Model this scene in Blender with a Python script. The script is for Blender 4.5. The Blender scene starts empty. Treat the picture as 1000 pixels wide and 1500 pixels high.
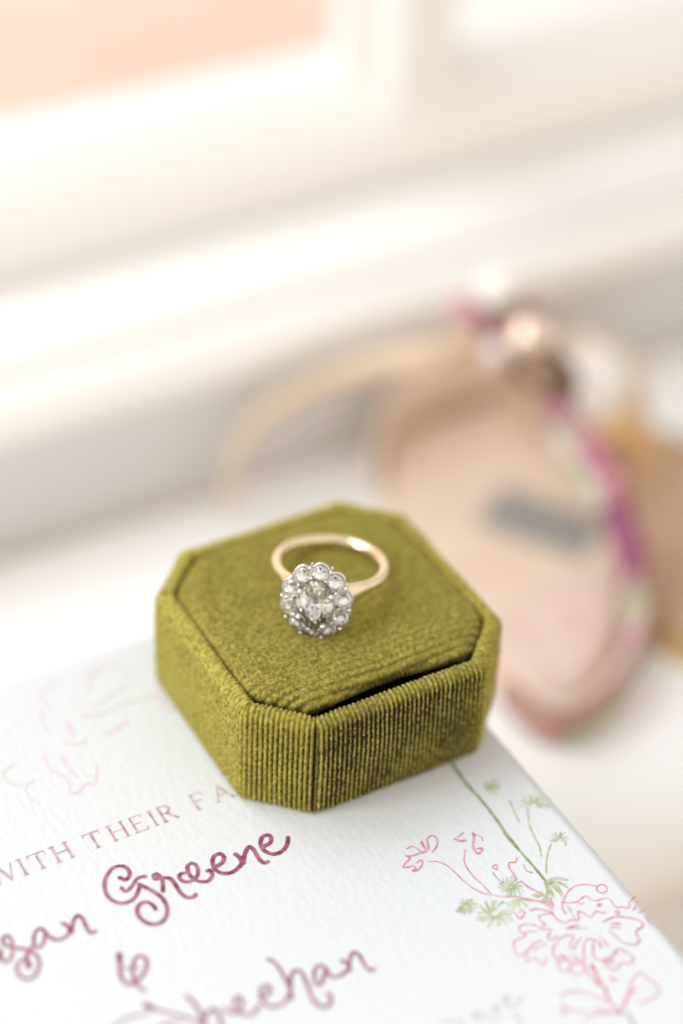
import bpy, bmesh, math, random
import numpy as np
from mathutils import Vector, Matrix
random.seed(4)
rng = np.random.default_rng(4)
MM = 0.001
LIFT = 73.56                   # world z = 0 is the top of the sill; model z = 0 is the top of the ring box
# the window, the sill and the shoes are drawn in units of 1.2 mm; the invitation, box and ring in millimetres
FAR_UNIT, FAR_ORIGIN = 1.2, (28.015, 47.130, -48.238)
far = False
SC = bpy.context.scene
COL = SC.collection

# ------------------------------------------------------------------ camera, world, lights
def V(p):
    if far: p = [p[i]*FAR_UNIT+FAR_ORIGIN[i] for i in range(3)]
    return Vector((p[0]*MM, p[1]*MM, (p[2]+LIFT)*MM))
CAMP = (-140.073, -235.652, 241.189)
FW = Vector((0.40156418, 0.66741015, -0.62714425))
RT = Vector((0.87108057, -0.48977958, 0.03653209))
UP = Vector((0.28278056, 0.56096315, 0.77804595))
cam_d = bpy.data.cameras.new('camera'); cam = bpy.data.objects.new('camera', cam_d); COL.objects.link(cam)
M = Matrix((RT, UP, -FW)).transposed().to_4x4(); M.translation = V(CAMP)
cam.matrix_world = M
cam_d.sensor_fit = 'VERTICAL'; cam_d.sensor_height = 36; cam_d.sensor_width = 24
FPX = 3140.385
cam_d.lens = FPX/1500*36
cam_d.clip_start = 0.01; cam_d.clip_end = 50
cam_d.dof.use_dof = True; cam_d.dof.focus_distance = 0.3485
cam_d.dof.aperture_fstop = 3.5; cam_d.dof.aperture_blades = 0
SC.camera = cam

w = bpy.data.worlds.new('World'); SC.world = w; w.use_nodes = True
bg = w.node_tree.nodes['Background']
# overcast daylight on the window side (+y), a warm plastered room on the other
_wn, _wl = w.node_tree.nodes, w.node_tree.links
_tc = _wn.new('ShaderNodeTexCoord'); _sx = _wn.new('ShaderNodeSeparateXYZ'); _wr = _wn.new('ShaderNodeValToRGB'); _ma = _wn.new('ShaderNodeMath')
_ma.operation = 'MULTIPLY_ADD'; _ma.inputs[1].default_value = 0.5; _ma.inputs[2].default_value = 0.5
_wl.new(_tc.outputs['Generated'], _sx.inputs[0]); _wl.new(_sx.outputs['Y'], _ma.inputs[0]); _wl.new(_ma.outputs[0], _wr.inputs[0])
_wr.color_ramp.interpolation = 'EASE'
_wr.color_ramp.elements[0].position = 0.30; _wr.color_ramp.elements[0].color = (0.95, 0.85, 0.735, 1)
_wr.color_ramp.elements[1].position = 0.75; _wr.color_ramp.elements[1].color = (0.36, 0.40, 0.45, 1)
_wl.new(_wr.outputs[0], bg.inputs[0]); bg.inputs[1].default_value = 1.0

def area(name, loc, target, size, power, color, size_y=None):
    l = bpy.data.lights.new(name, 'AREA'); l.shape = 'RECTANGLE'; l.size = size; l.size_y = size_y or size
    l.energy = power; l.color = color
    o = bpy.data.objects.new(name, l); COL.objects.link(o)
    o.location = loc
    o.rotation_euler = (Vector(target)-Vector(loc)).to_track_quat('-Z', 'Y').to_euler()
    return o
area('window_light', (-0.40, 0.50, 0.95), (0, 0.02, 0), 0.9, 8.0, (0.86, 0.94, 1.0), 0.6)
area('side_fill_light', (-1.2, 0.25, 0.60), (0, 0, 0), 0.5, 10.0, (0.94, 0.98, 1.0), 0.7)  # added lamp that brightens the left faces; no side window known
area('outdoor_light', (0.5, 0.5, 0.8), (1.0, 2.5, 0.3), 0.8, 92.0, (1.0, 0.98, 0.95), 0.8)
SC.view_settings.view_transform = 'Standard'; SC.view_settings.look = 'None'
SC.view_settings.exposure = 0.10; SC.view_settings.gamma = 1
SC.cycles.max_bounces = 14; SC.cycles.transmission_bounces = 10; SC.cycles.glossy_bounces = 6
SC.cycles.diffuse_bounces = 5; SC.cycles.transparent_max_bounces = 12
SC.cycles.caustics_reflective = True; SC.cycles.caustics_refractive = True
SC.cycles.sample_clamp_indirect = 6.0

# ------------------------------------------------------------------ numeric helpers
def unproj(px, py, z):
    d = FW + RT*((px-500)/FPX) + UP*((750-py)/FPX)
    t = (z-CAMP[2])/d[2]
    return (CAMP[0]+t*d[0], CAMP[1]+t*d[1])
_tab = rng.random((8, 256, 256))
def vn(x, y, seed=0):
    xi = np.floor(x).astype(int); yi = np.floor(y).astype(int); fx = x-xi; fy = y-yi
    fx = fx*fx*(3-2*fx); fy = fy*fy*(3-2*fy); T = _tab[seed]
    a = T[xi & 255, yi & 255]; b = T[(xi+1) & 255, yi & 255]; c = T[xi & 255, (yi+1) & 255]; d = T[(xi+1) & 255, (yi+1) & 255]
    return (a*(1-fx)+b*fx)*(1-fy)+(c*(1-fx)+d*fx)*fy-0.5
def catmull(P, n=8, closed=False):
    P = [np.array(p, float) for p in P]
    if len(P) == 2 and not closed: return np.array([P[0]+(P[1]-P[0])*t for t in np.linspace(0, 1, n)])
    out = []; N = len(P); segs = N if closed else N-1
    for i in range(segs):
        if closed: p0, p1, p2, p3 = P[(i-1) % N], P[i], P[(i+1) % N], P[(i+2) % N]
        else: p0, p1, p2, p3 = P[max(i-1, 0)], P[i], P[i+1], P[min(i+2, N-1)]
        for t in np.linspace(0, 1, n, endpoint=False):
            out.append(0.5*((2*p1)+(p2-p0)*t+(2*p0-5*p1+4*p2-p3)*t*t+(3*p1-p0-3*p2+p3)*t**3))
    if not closed: out.append(P[-1])
    return np.array(out)

# ------------------------------------------------------------------ object helpers
def tag(o, label=None, cat=None, group=None, kind=None):
    if label: o['label'] = label
    if cat: o['category'] = cat
    if group: o['group'] = group
    if kind: o['kind'] = kind
    return o
def empty(name, p, label, cat, group=None):
    o = bpy.data.objects.new(name, None); COL.objects.link(o); o.location = V(p); o.empty_display_size = 0.01
    return tag(o, label, cat, group)
def mesh_np(name, verts, faces, mat, parent=None, smooth=True, shade_mask=None):
    """verts in model mm (numpy), faces list/array of equal-length index rows or ragged list"""
    me = bpy.data.meshes.new(name)
    v = np.asarray(verts, float).copy()
    if far: v = v*FAR_UNIT+np.array(FAR_ORIGIN)
    v[:, 2] += LIFT; v *= MM
    if parent is not None: v = v-np.array(parent_world(parent))
    if isinstance(faces, np.ndarray):
        k = faces.shape[1]
        me.vertices.add(len(v)); me.vertices.foreach_set('co', v.astype(np.float32).ravel())
        me.loops.add(faces.size); me.loops.foreach_set('vertex_index', faces.astype(np.int32).ravel())
        me.polygons.add(len(faces)); me.polygons.foreach_set('loop_start', np.arange(0, faces.size, k, dtype=np.int32))
        me.update(calc_edges=True)
    else:
        me.from_pydata([tuple(a) for a in v], [], [tuple(f) for f in faces])
    me.materials.append(mat)
    if smooth: me.shade_smooth()
    if shade_mask is not None:
        at = me.attributes.new('shade_mask', 'FLOAT', 'POINT'); at.data.foreach_set('value', np.asarray(shade_mask, np.float32).ravel())
    me.validate()
    o = bpy.data.objects.new(name, me); COL.objects.link(o)
    if parent is not None: o.parent = parent
    return o
def parent_world(p):
    t = Vector((0, 0, 0))
    while p is not None: t += p.location; p = p.parent
    return t
def grid_faces(nu, nv, wrap_u=False):
    i = np.arange(nu if wrap_u else nu-1)[:, None]; j = np.arange(nv-1)[None, :]
    a = i*nv+j; b = ((i+1) % nu)*nv+j
    return np.stack([a, b, b+1, a+1], -1).reshape(-1, 4)
class Acc:
    def __init__(s): s.v = []; s.f = []
    def add(s, v, f):
        n = len(s.v); s.v += [tuple(a) for a in v]; s.f += [tuple(i+n for i in q) for q in f]
    def build(s, name, mat, parent=None, smooth=True):
        return mesh_np(name, np.array(s.v), s.f, mat, parent, smooth)
def tube(path, rad, seg=14, closed=False, sq=1.0, upv=(0, 0, 1)):
    """swept tube; rad scalar or per point; sq flattens along the frame's second axis (scalar or per point)"""
    P = np.asarray(path, float); n = len(P)
    rad = np.full(n, rad) if np.isscalar(rad) else np.asarray(rad); sq = np.full(n, sq) if np.isscalar(sq) else np.asarray(sq)
    T = np.roll(P, -1, 0)-np.roll(P, 1, 0)
    if not closed: T[0] = P[1]-P[0]; T[-1] = P[-1]-P[-2]
    T /= np.linalg.norm(T, axis=1)[:, None]+1e-12
    A = np.cross(T, np.array(upv)); A /= np.linalg.norm(A, axis=1)[:, None]+1e-9; B = np.cross(A, T)
    th = np.linspace(0, 2*np.pi, seg, endpoint=False)
    v = P[:, None]+rad[:, None, None]*(np.cos(th)[None, :, None]*A[:, None]+(np.sin(th)[None, :, None]*sq[:, None, None])*B[:, None])
    f = []
    for i in range(n if closed else n-1):
        for j in range(seg):
            a = i*seg+j; b = ((i+1) % n)*seg+j; c = ((i+1) % n)*seg+(j+1) % seg; d = i*seg+(j+1) % seg
            f.append((a, b, c, d))
    if not closed:
        f.append(tuple(range(seg))[::-1]); f.append(tuple((n-1)*seg+j for j in range(seg)))
    return v.reshape(-1, 3), f
def ball(c, r, n=12, m=8, sc=(1, 1, 1)):
    v = []; f = []
    for i in range(m+1):
        ph = math.pi*i/m
        for j in range(n):
            t = 2*math.pi*j/n
            v.append((c[0]+r*sc[0]*math.sin(ph)*math.cos(t), c[1]+r*sc[1]*math.sin(ph)*math.sin(t), c[2]+r*sc[2]*math.cos(ph)))
    for i in range(m):
        for j in range(n): f.append((i*n+j, (i+1)*n+j, (i+1)*n+(j+1) % n, i*n+(j+1) % n))
    return v, f
def prism_x(prof, x0, x1):
    """closed profile in (y, z) swept along x with capped ends"""
    n = len(prof); v = [(x0, p[0], p[1]) for p in prof]+[(x1, p[0], p[1]) for p in prof]
    f = [(i, (i+1) % n, n+(i+1) % n, n+i) for i in range(n)]+[tuple(range(n))[::-1], tuple(range(n, 2*n))]
    return v, f
def arc(cy, cz, r, a0, a1, n=8):
    return [(cy+r*math.cos(math.radians(a0+(a1-a0)*i/n)), cz+r*math.sin(math.radians(a0+(a1-a0)*i/n))) for i in range(n+1)]

# ------------------------------------------------------------------ materials
def mat(name, col, rough=0.5, metal=0.0, **kw):
    m = bpy.data.materials.new(name); m.use_nodes = True; b = m.node_tree.nodes['Principled BSDF']
    b.inputs['Base Color'].default_value = (*col, 1); b.inputs['Roughness'].default_value = rough; b.inputs['Metallic'].default_value = metal
    for k, v_ in kw.items(): b.inputs[k.replace('_', ' ')].default_value = v_
    return m
def nodes(m): return m.node_tree.nodes, m.node_tree.links, m.node_tree.nodes['Principled BSDF']
def noise_col(m, scale, c0, c1, lo=0.35, hi=0.65, detail=4, stretch=None):
    N, L, b = nodes(m)
    tc = N.new('ShaderNodeNewGeometry'); mp = N.new('ShaderNodeMapping'); n = N.new('ShaderNodeTexNoise'); r = N.new('ShaderNodeValToRGB')
    L.new(tc.outputs['Position'], mp.inputs[0])
    mp.inputs['Scale'].default_value = stretch or (1, 1, 1)
    L.new(mp.outputs[0], n.inputs['Vector']); n.inputs['Scale'].default_value = scale; n.inputs['Detail'].default_value = detail
    r.color_ramp.elements[0].position = lo; r.color_ramp.elements[1].position = hi
    r.color_ramp.elements[0].color = (*c0, 1); r.color_ramp.elements[1].color = (*c1, 1)
    L.new(n.outputs[0], r.inputs[0]); L.new(r.outputs[0], b.inputs['Base Color'])
    return n, mp
def bump(m, scale, dist, strength=1.0, detail=5, stretch=None):
    N, L, b = nodes(m)
    tc = N.new('ShaderNodeNewGeometry'); mp = N.new('ShaderNodeMapping'); n = N.new('ShaderNodeTexNoise'); bp = N.new('ShaderNodeBump')
    L.new(tc.outputs['Position'], mp.inputs[0]); mp.inputs['Scale'].default_value = stretch or (1, 1, 1)
    L.new(mp.outputs[0], n.inputs['Vector'])
    n.inputs['Scale'].default_value = scale; n.inputs['Detail'].default_value = detail
    bp.inputs['Distance'].default_value = dist; bp.inputs['Strength'].default_value = strength
    L.new(n.outputs[0], bp.inputs['Height']); L.new(bp.outputs[0], b.inputs['Normal'])

m_velvet = mat('olive_velvet', (0.3, 0.26, 0.03), 0.75)
m_velvet.node_tree.nodes['Principled BSDF'].inputs['Sheen Weight'].default_value = 1.0
m_velvet.node_tree.nodes['Principled BSDF'].inputs['Sheen Roughness'].default_value = 0.3
m_velvet.node_tree.nodes['Principled BSDF'].inputs['Sheen Tint'].default_value = (1.0, 0.90, 0.42, 1)
m_velvet.node_tree.nodes['Principled BSDF'].inputs['Specular IOR Level'].default_value = 0.25
noise_col(m_velvet, 1500, (0.17, 0.135, 0.011), (0.66, 0.575, 0.125), 0.27, 0.78, 4)
# shade between ribs, in seam and lip, painted as dark colour (vertex attribute 'cord': 1 pile, 0 shaded)
_N, _L, _b = nodes(m_velvet); _at = _N.new('ShaderNodeAttribute'); _at.attribute_name = 'shade_mask'; _mxv = _N.new('ShaderNodeMixRGB')
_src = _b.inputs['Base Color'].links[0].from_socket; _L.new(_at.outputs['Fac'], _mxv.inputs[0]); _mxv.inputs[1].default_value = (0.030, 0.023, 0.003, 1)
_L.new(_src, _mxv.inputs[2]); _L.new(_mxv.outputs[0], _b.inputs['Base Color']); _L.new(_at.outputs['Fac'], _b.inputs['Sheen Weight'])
m_pile = mat('velvet_fibre', (0.4, 0.35, 0.05), 0.45)
m_pile.node_tree.nodes['Principled BSDF'].inputs['Sheen Weight'].default_value = 0.2
noise_col(m_pile, 1800, (0.20, 0.16, 0.018), (0.80, 0.70, 0.21), 0.35, 0.72, 3)

m_gold = mat('warm_gold', (0.97, 0.83, 0.60), 0.2, 1.0); bump(m_gold, 900, 0.00003, 0.5)
m_silver = mat('white_gold', (0.80, 0.78, 0.75), 0.12, 1.0)
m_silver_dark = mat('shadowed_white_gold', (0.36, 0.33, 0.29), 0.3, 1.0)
m_dia = mat('diamond', (1, 1, 1), 0.0, 0.0, Transmission_Weight=1.0, IOR=2.3)
m_dia_c = mat('diamond_centre', (0.99, 0.98, 0.93), 0.0, 0.0, Transmission_Weight=1.0, IOR=2.4)

m_card = mat('cotton_paper', (0.70, 0.73, 0.755), 0.85); bump(m_card, 900, 0.00020, 0.8, 5, (1, 0.6, 1))
def ink(name, c0, c1, sc=900):
    m = mat(name, c0, 0.7); noise_col(m, sc, c0, c1, 0.35, 0.68, 4); return m
m_plum = ink('plum_ink', (0.20, 0.03, 0.07), (0.46, 0.20, 0.27), 800)
m_plum_soft = ink('pale_plum_ink', (0.40, 0.20, 0.24), (0.66, 0.50, 0.54))
m_pink = ink('pink_ink', (0.58, 0.16, 0.25), (0.76, 0.42, 0.49))
m_pink_soft = ink('faint_pink_ink', (0.76, 0.55, 0.62), (0.78, 0.68, 0.73))
m_green = ink('green_ink', (0.32, 0.37, 0.14), (0.60, 0.63, 0.42))
m_green_dark = ink('stem_ink', (0.18, 0.21, 0.09), (0.42, 0.45, 0.29))
m_green_soft = ink('pale_green_ink', (0.60, 0.66, 0.55), (0.70, 0.73, 0.68))
m_grey = ink('grey_ink', (0.50, 0.45, 0.48), (0.72, 0.70, 0.72))

m_sill = mat('white_gloss_paint', (0.89, 0.89, 0.885), 0.35); bump(m_sill, 60, 0.0006, 0.25, 3, (0.3, 1, 1))
m_frame = mat('white_window_paint', (0.90, 0.89, 0.875), 0.4); bump(m_frame, 70, 0.0005, 0.25, 3, (0.3, 1, 1))
m_floor = mat('oak_floor', (0.42, 0.28, 0.15), 0.5); noise_col(m_floor, 9, (0.44, 0.28, 0.13), (0.58, 0.39, 0.21), 0.3, 0.7, 5, (0.2, 3, 1))
m_outwall = mat('peach_render', (0.80, 0.50, 0.33), 0.9); noise_col(m_outwall, 6, (0.79, 0.55, 0.47), (0.82, 0.59, 0.51)); bump(m_outwall, 60, 0.004)
m_outwhite = mat('pale_render', (0.82, 0.83, 0.84), 0.9); bump(m_outwhite, 60, 0.004)
m_glass = bpy.data.materials.new('window_glass'); m_glass.use_nodes = True
_n = m_glass.node_tree.nodes; _l = m_glass.node_tree.links; _n.remove(_n['Principled BSDF'])
_t = _n.new('ShaderNodeBsdfTransparent'); _g = _n.new('ShaderNodeBsdfGlossy'); _g.inputs['Roughness'].default_value = 0.02
_lw = _n.new('ShaderNodeLayerWeight'); _pw = _n.new('ShaderNodeMath'); _pw.operation = 'POWER'; _pw.inputs[1].default_value = 4; _l.new(_lw.outputs['Facing'], _pw.inputs[0])
_f = _n.new('ShaderNodeMath'); _f.operation = 'MULTIPLY_ADD'; _f.inputs[1].default_value = 0.5; _f.inputs[2].default_value = 0.04; _l.new(_pw.outputs[0], _f.inputs[0]); _x = _n.new('ShaderNodeMixShader')
_l.new(_f.outputs[0], _x.inputs[0]); _l.new(_t.outputs[0], _x.inputs[1]); _l.new(_g.outputs[0], _x.inputs[2])
_l.new(_x.outputs[0], _n['Material Output'].inputs[0])
m_leather = mat('tan_leather', (0.66, 0.47, 0.34), 0.45); noise_col(m_leather, 90, (0.74, 0.57, 0.44), (0.80, 0.65, 0.52)); bump(m_leather, 2500, 0.0001)
m_leather_shaded = mat('shaded_tan_leather', (0.50, 0.32, 0.20), 0.45); noise_col(m_leather_shaded, 90, (0.46, 0.29, 0.18), (0.54, 0.36, 0.23)); bump(m_leather_shaded, 2500, 0.0001)  # darker copy of the tan leather; second insole's shade is in its colour
m_satin = mat('pink_satin', (0.68, 0.42, 0.38), 0.3); noise_col(m_satin, 120, (0.68, 0.50, 0.43), (0.78, 0.61, 0.54))
m_satin_pale = mat('pale_satin', (0.72, 0.56, 0.50), 0.3)
m_binding = mat('gold_binding', (0.72, 0.56, 0.40), 0.3, 0.1)
m_goldleather = mat('gold_leather', (0.80, 0.56, 0.25), 0.3, 0.5)
m_lining = mat('lightened_leather_lining', (0.84, 0.68, 0.54), 0.5)  # leather lightened in colour to offset the shade on this upright wall
m_stamp = mat('grey_stamp', (0.30, 0.30, 0.29), 0.5)
m_brass = mat('aged_bronze', (0.20, 0.12, 0.07), 0.28, 0.6)
m_pearl = mat('pearl', (0.88, 0.86, 0.82), 0.18, 0, Coat_Weight=0.6)
m_crystal = mat('pale_crystal', (1.0, 0.97, 0.95), 0.02, 0, Transmission_Weight=0.6, IOR=1.6)
m_crystal_p = mat('rose_gold_bead', (0.98, 0.80, 0.68), 0.3, 1.0)
# brocade: magenta, pale and green woven patches
m_broc = mat('floral_brocade', (0.6, 0.2, 0.4), 0.6)
_N, _L, _b = nodes(m_broc)
_g1 = _N.new('ShaderNodeNewGeometry'); _v = _N.new('ShaderNodeTexVoronoi'); _v.inputs['Scale'].default_value = 75
_nz = _N.new('ShaderNodeTexNoise'); _nz.inputs['Scale'].default_value = 500; _mx = _N.new('ShaderNodeMixRGB'); _mx.inputs[0].default_value = 0.006
_L.new(_g1.outputs['Position'], _mx.inputs[1]); _L.new(_g1.outputs['Position'], _nz.inputs['Vector']); _L.new(_nz.outputs['Color'], _mx.inputs[2]); _L.new(_mx.outputs[0], _v.inputs['Vector'])
_sep = _N.new('ShaderNodeSeparateColor'); _L.new(_v.outputs['Color'], _sep.inputs[0])
_r = _N.new('ShaderNodeValToRGB'); _r.color_ramp.interpolation = 'CONSTANT'
_r.color_ramp.elements[0].color = (0.52, 0.14, 0.28, 1); _r.color_ramp.elements[1].position = 0.30; _r.color_ramp.elements[1].color = (0.66, 0.28, 0.42, 1)
for _p, _c in ((0.52, (0.42, 0.42, 0.28, 1)), (0.68, (0.72, 0.66, 0.58, 1)), (0.84, (0.42, 0.14, 0.22, 1))):
    _e = _r.color_ramp.elements.new(_p); _e.color = _c
_L.new(_sep.outputs[0], _r.inputs[0]); _L.new(_r.outputs[0], _b.inputs['Base Color'])
def plain(name, col): 
    m = mat(name, col, 0.55); noise_col(m, 700, tuple(c*0.75 for c in col), tuple(min(1, c*1.2) for c in col)); bump(m, 3000, 0.0002); return m
m_thread_mag = plain('magenta_thread', (0.60, 0.21, 0.36)); m_thread_wine = plain('wine_thread', (0.30, 0.08, 0.17))
m_thread_brown = plain('rose_brown_weave', (0.50, 0.27, 0.22))
m_thread_green = plain('green_thread', (0.44, 0.42, 0.27)); m_thread_pale = plain('pale_thread', (0.66, 0.62, 0.52)); m_thread_rose = plain('rose_thread', (0.72, 0.38, 0.42))

# ------------------------------------------------------------------ the setting
SILL = -21.1
far = True
# sill: one board with a broad rounded nose towards the room
pr = [(59.0, SILL), (-43.0, SILL)]+[(-43-13*math.sin(math.radians(a)), SILL-13+13*math.cos(math.radians(a))) for a in range(6, 180, 6)]+[(-43, SILL-26), (59.0, SILL-26)]
a_ = Acc(); a_.add(*prism_x(pr, -900, 900)); sill = a_.build('window_sill', m_sill); tag(sill, kind='structure')
for p in sill.data.polygons: p.use_smooth = False
v, f = prism_x([(-1400, -760), (70, -760), (70, -790), (-1400, -790)], -1500, 1500)
a_ = Acc(); a_.add(v, f); tag(a_.build('floor', m_floor, None, False), kind='structure')
v, f = prism_x([(60, -759), (60.5, SILL-31), (100, SILL-31), (100, -759)], -1500, 1500)
a_ = Acc(); a_.add(v, f); tag(a_.build('wall', m_outwhite, None, False), kind='structure')

win = empty('window', (0, 80, SILL), 'white painted timber window behind the ring box with panes, mullion and stepped mouldings', 'window')
X0, X1 = -900, 900
# apron moulding that rises from the sill, rounded at the top
pr = [(60, SILL)]+[(60, 4)]+arc(68, 4, 8, 180, 90, 8)+[(70, 12), (70, SILL)]
a_ = Acc(); a_.add(*prism_x(pr, X0, X1)); a_.build('apron', m_frame, win)
# stepped ledge
pr = [(70.2, SILL), (70.05, 12.2)]+arc(72.0, 12.2, 1.95, 180, 90, 5)+[(93, 15.0), (140, 13.0), (140, SILL)]
a_ = Acc(); a_.add(*prism_x(pr, X0, X1)); a_.build('ledge', m_frame, win)
# bottom rail of the sash with a broad bevel towards the glass
pr = [(93.5, 14.6), (93.5, 21), (94.2, 24.0), (96.0, 26.8), (99.0, 30.0), (103.0, 33.2), (107.0, 35.2), (109.0, 35.8), (118, 36.6), (118, 13.9)]
a_ = Acc(); a_.add(*prism_x(pr, X0, X1)); rail = a_.build('bottom_rail', m_frame, win)
# mullion (a glazing bar with stepped edges)
def vbar(prof, z0, z1):
    n = len(prof); v = [(p[0], p[1], z0) for p in prof]+[(p[0], p[1], z1) for p in prof]
    return v, [(i, (i+1) % n, n+(i+1) % n, n+i) for i in range(n)]+[tuple(range(n))[::-1], tuple(range(n, 2*n))]
MXL, MXR = 62.0, 88.0
a_ = Acc(); a_.add(*vbar([(MXL, 112), (MXL, 106), (MXL+5, 104), (MXL+7, 98), (MXR-7, 98), (MXR-5, 104), (MXR, 106), (MXR, 112)], 26, 900)); a_.build('mullion', m_frame, win, False)
for xx in (-420, 560):
    a_ = Acc(); a_.add(*vbar([(xx, 118), (xx, 95), (xx+40, 95), (xx+40, 118)], 14.7, 900)); a_.build('stile', m_frame, win, False)
for (xa, xb) in ((-380, MXL+1), (MXR-1, 560)):
    v = [(xa, 109, 34), (xb, 109, 34), (xb, 109, 900), (xa, 109, 900), (xa, 111, 34), (xb, 111, 34), (xb, 111, 900), (xa, 111, 900)]
    a_ = Acc(); a_.add(v, [(0, 1, 2, 3), (7, 6, 5, 4), (0, 4, 5, 1), (1, 5, 6, 2), (2, 6, 7, 3), (3, 7, 4, 0)]); a_.build('pane', m_glass, win, False)

# outside: a peach rendered house wall, and a pale one beyond the mullion
def slab(name, m, x0, x1, y, z0, z1, label):
    v = [(x0, y, z0), (x1, y, z0), (x1, y, z1), (x0, y, z1), (x0, y+200, z0), (x1, y+200, z0), (x1, y+200, z1), (x0, y+200, z1)]
    a_ = Acc(); a_.add(v, [(0, 1, 2, 3), (7, 6, 5, 4), (0, 4, 5, 1), (1, 5, 6, 2), (2, 6, 7, 3), (3, 7, 4, 0)])
    return tag(a_.build(name, m, None, False), label, 'wall')
slab('house_wall', m_outwall, -4000, 1650, 2600, -2500, 2500, 'peach coloured outside wall seen through the left pane of the window')
slab('garden_wall', m_outwhite, 1652, 5000, 2650, -2500, 2500, 'bright pale outside wall seen through the right pane beyond the mullion')
v, f = prism_x([(200, -2500), (6000, -2500), (6000, -2510), (200, -2510)], -5000, 6000)
a_ = Acc(); a_.add(v, f); tag(a_.build('ground', m_outwhite, None, False), kind='structure')

# ------------------------------------------------------------------ invitation card
CZ = -20.6
far = False
card = empty('invitation_card', (-42, -40, SILL), 'white cotton paper invitation with plum script and pink flower drawings under the green ring box', 'card')
def card_sheet():
    x0, x1, y0, y1 = -106.0, 21.2, -150.0, 27.5; nx, ny = 90, 120
    def deck(t, s): return 0.10*vn(np.array(t*0.9), np.array(t*0+3.3), s)+0.05*vn(np.array(t*4.), np.array(t*0+7.7), s)
    X = np.linspace(x0, x1, nx); Y = np.linspace(y0, y1, ny)
    G = np.zeros((nx, ny, 2))
    for i in range(nx):
        for j in range(ny):
            x, y = X[i], Y[j]
            if i in (0, nx-1): x += float(deck(y, 1+(i > 0)))
            if j in (0, ny-1): y += float(deck(x, 3+(j > 0)))
            G[i, j] = (x, y)
    top = np.concatenate([G.reshape(-1, 2), np.full((nx*ny, 1), CZ)], 1); bot = top.copy(); bot[:, 2] = SILL+0.005
    ft = grid_faces(nx, ny); fb = ft[:, ::-1]+nx*ny
    per = [i*ny for i in range(nx)]+[(nx-1)*ny+j for j in range(1, ny)]+[i*ny+ny-1 for i in range(nx-2, -1, -1)]+[j for j in range(ny-2, 0, -1)]
    side = np.array([(per[k], per[k]+nx*ny, per[(k+1) % len(per)]+nx*ny, per[(k+1) % len(per)]) for k in range(len(per))])
    return np.concatenate([top, bot]), np.concatenate([ft, fb, side])
v, f = card_sheet()
mesh_np('sheet', v, f, m_card, card, False)

_layer = [0]
class Ink:
    """flat printed strokes lying a few hundredths of a millimetre on the paper"""
    def __init__(s): s.v = []; s.f = []
    def stroke(s, P, wpx, n=8, rough=0.10, world=False, taper=0.0):
        P = catmull(P, n)
        if not world: P = np.array([unproj(p[0], p[1], CZ) for p in P]); wd = wpx/8.6
        else: wd = wpx
        d = np.gradient(P, axis=0); d /= np.linalg.norm(d, axis=1)[:, None]+1e-9; nrm = np.stack([-d[:, 1], d[:, 0]], 1)
        k = len(P); _layer[0] += 1
        t = np.linspace(0, 1, k); tp = 1-taper*(np.abs(2*t-1)**2)
        ww = wd/2*tp*(1+rough*2*vn(np.arange(k)*0.7+_layer[0]*13.1, np.full(k, 2.2), 2))
        z = CZ+0.02+(_layer[0] % 60)*0.0012+t*0.0009
        base = len(s.v)
        # rounded start and end caps
        for e, sg in ((0, -1), (k-1, 1)): pass
        L = np.column_stack([P+nrm*ww[:, None], z]); R = np.column_stack([P-nrm*ww[:, None], z])
        for i in range(k): s.v += [tuple(L[i]), tuple(R[i])]
        s.f += [(base+2*i+1, base+2*i+3, base+2*i+2, base+2*i) for i in range(k-1)]
        for e, sg in ((0, -1), (k-1, 1)):
            b = len(s.v); c = P[e]; a0 = math.atan2(nrm[e][1], nrm[e][0]); m = 7
            for q in range(m):
                a = a0-sg*math.pi*q/(m-1); s.v.append((c[0]+ww[e]*math.cos(a), c[1]+ww[e]*math.sin(a), z[e]+0.0003))
            fc = tuple(range(b, b+m)); s.f.append(fc if sg < 0 else fc[::-1])
    def build(s, name, m, label=None):
        o = mesh_np(name, np.array(s.v), s.f, m, card, False)
        # faces up
        bm = bmesh.new(); bm.from_mesh(o.data)
        bm.normal_update()
        for fc in bm.faces:
            if fc.normal.z < 0: fc.normal_flip()
        bm.to_mesh(o.data); bm.free()
        if label: o['label'] = label
        return o
def Z(ox, oy, sc): return lambda L: [(ox+x/sc, oy+y/sc) for x, y in L]
z1 = Z(0, 1140, 4); z2 = Z(140, 1200, 3.3333); z3 = Z(160, 1370, 2.5); z4 = Z(580, 1200, 5); z5 = Z(740, 1270, 4.5455); z6 = Z(640, 1380, 2.7778); z7 = Z(640, 1100, 4.5455); z8 = Z(0, 960, 3.8462)

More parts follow.
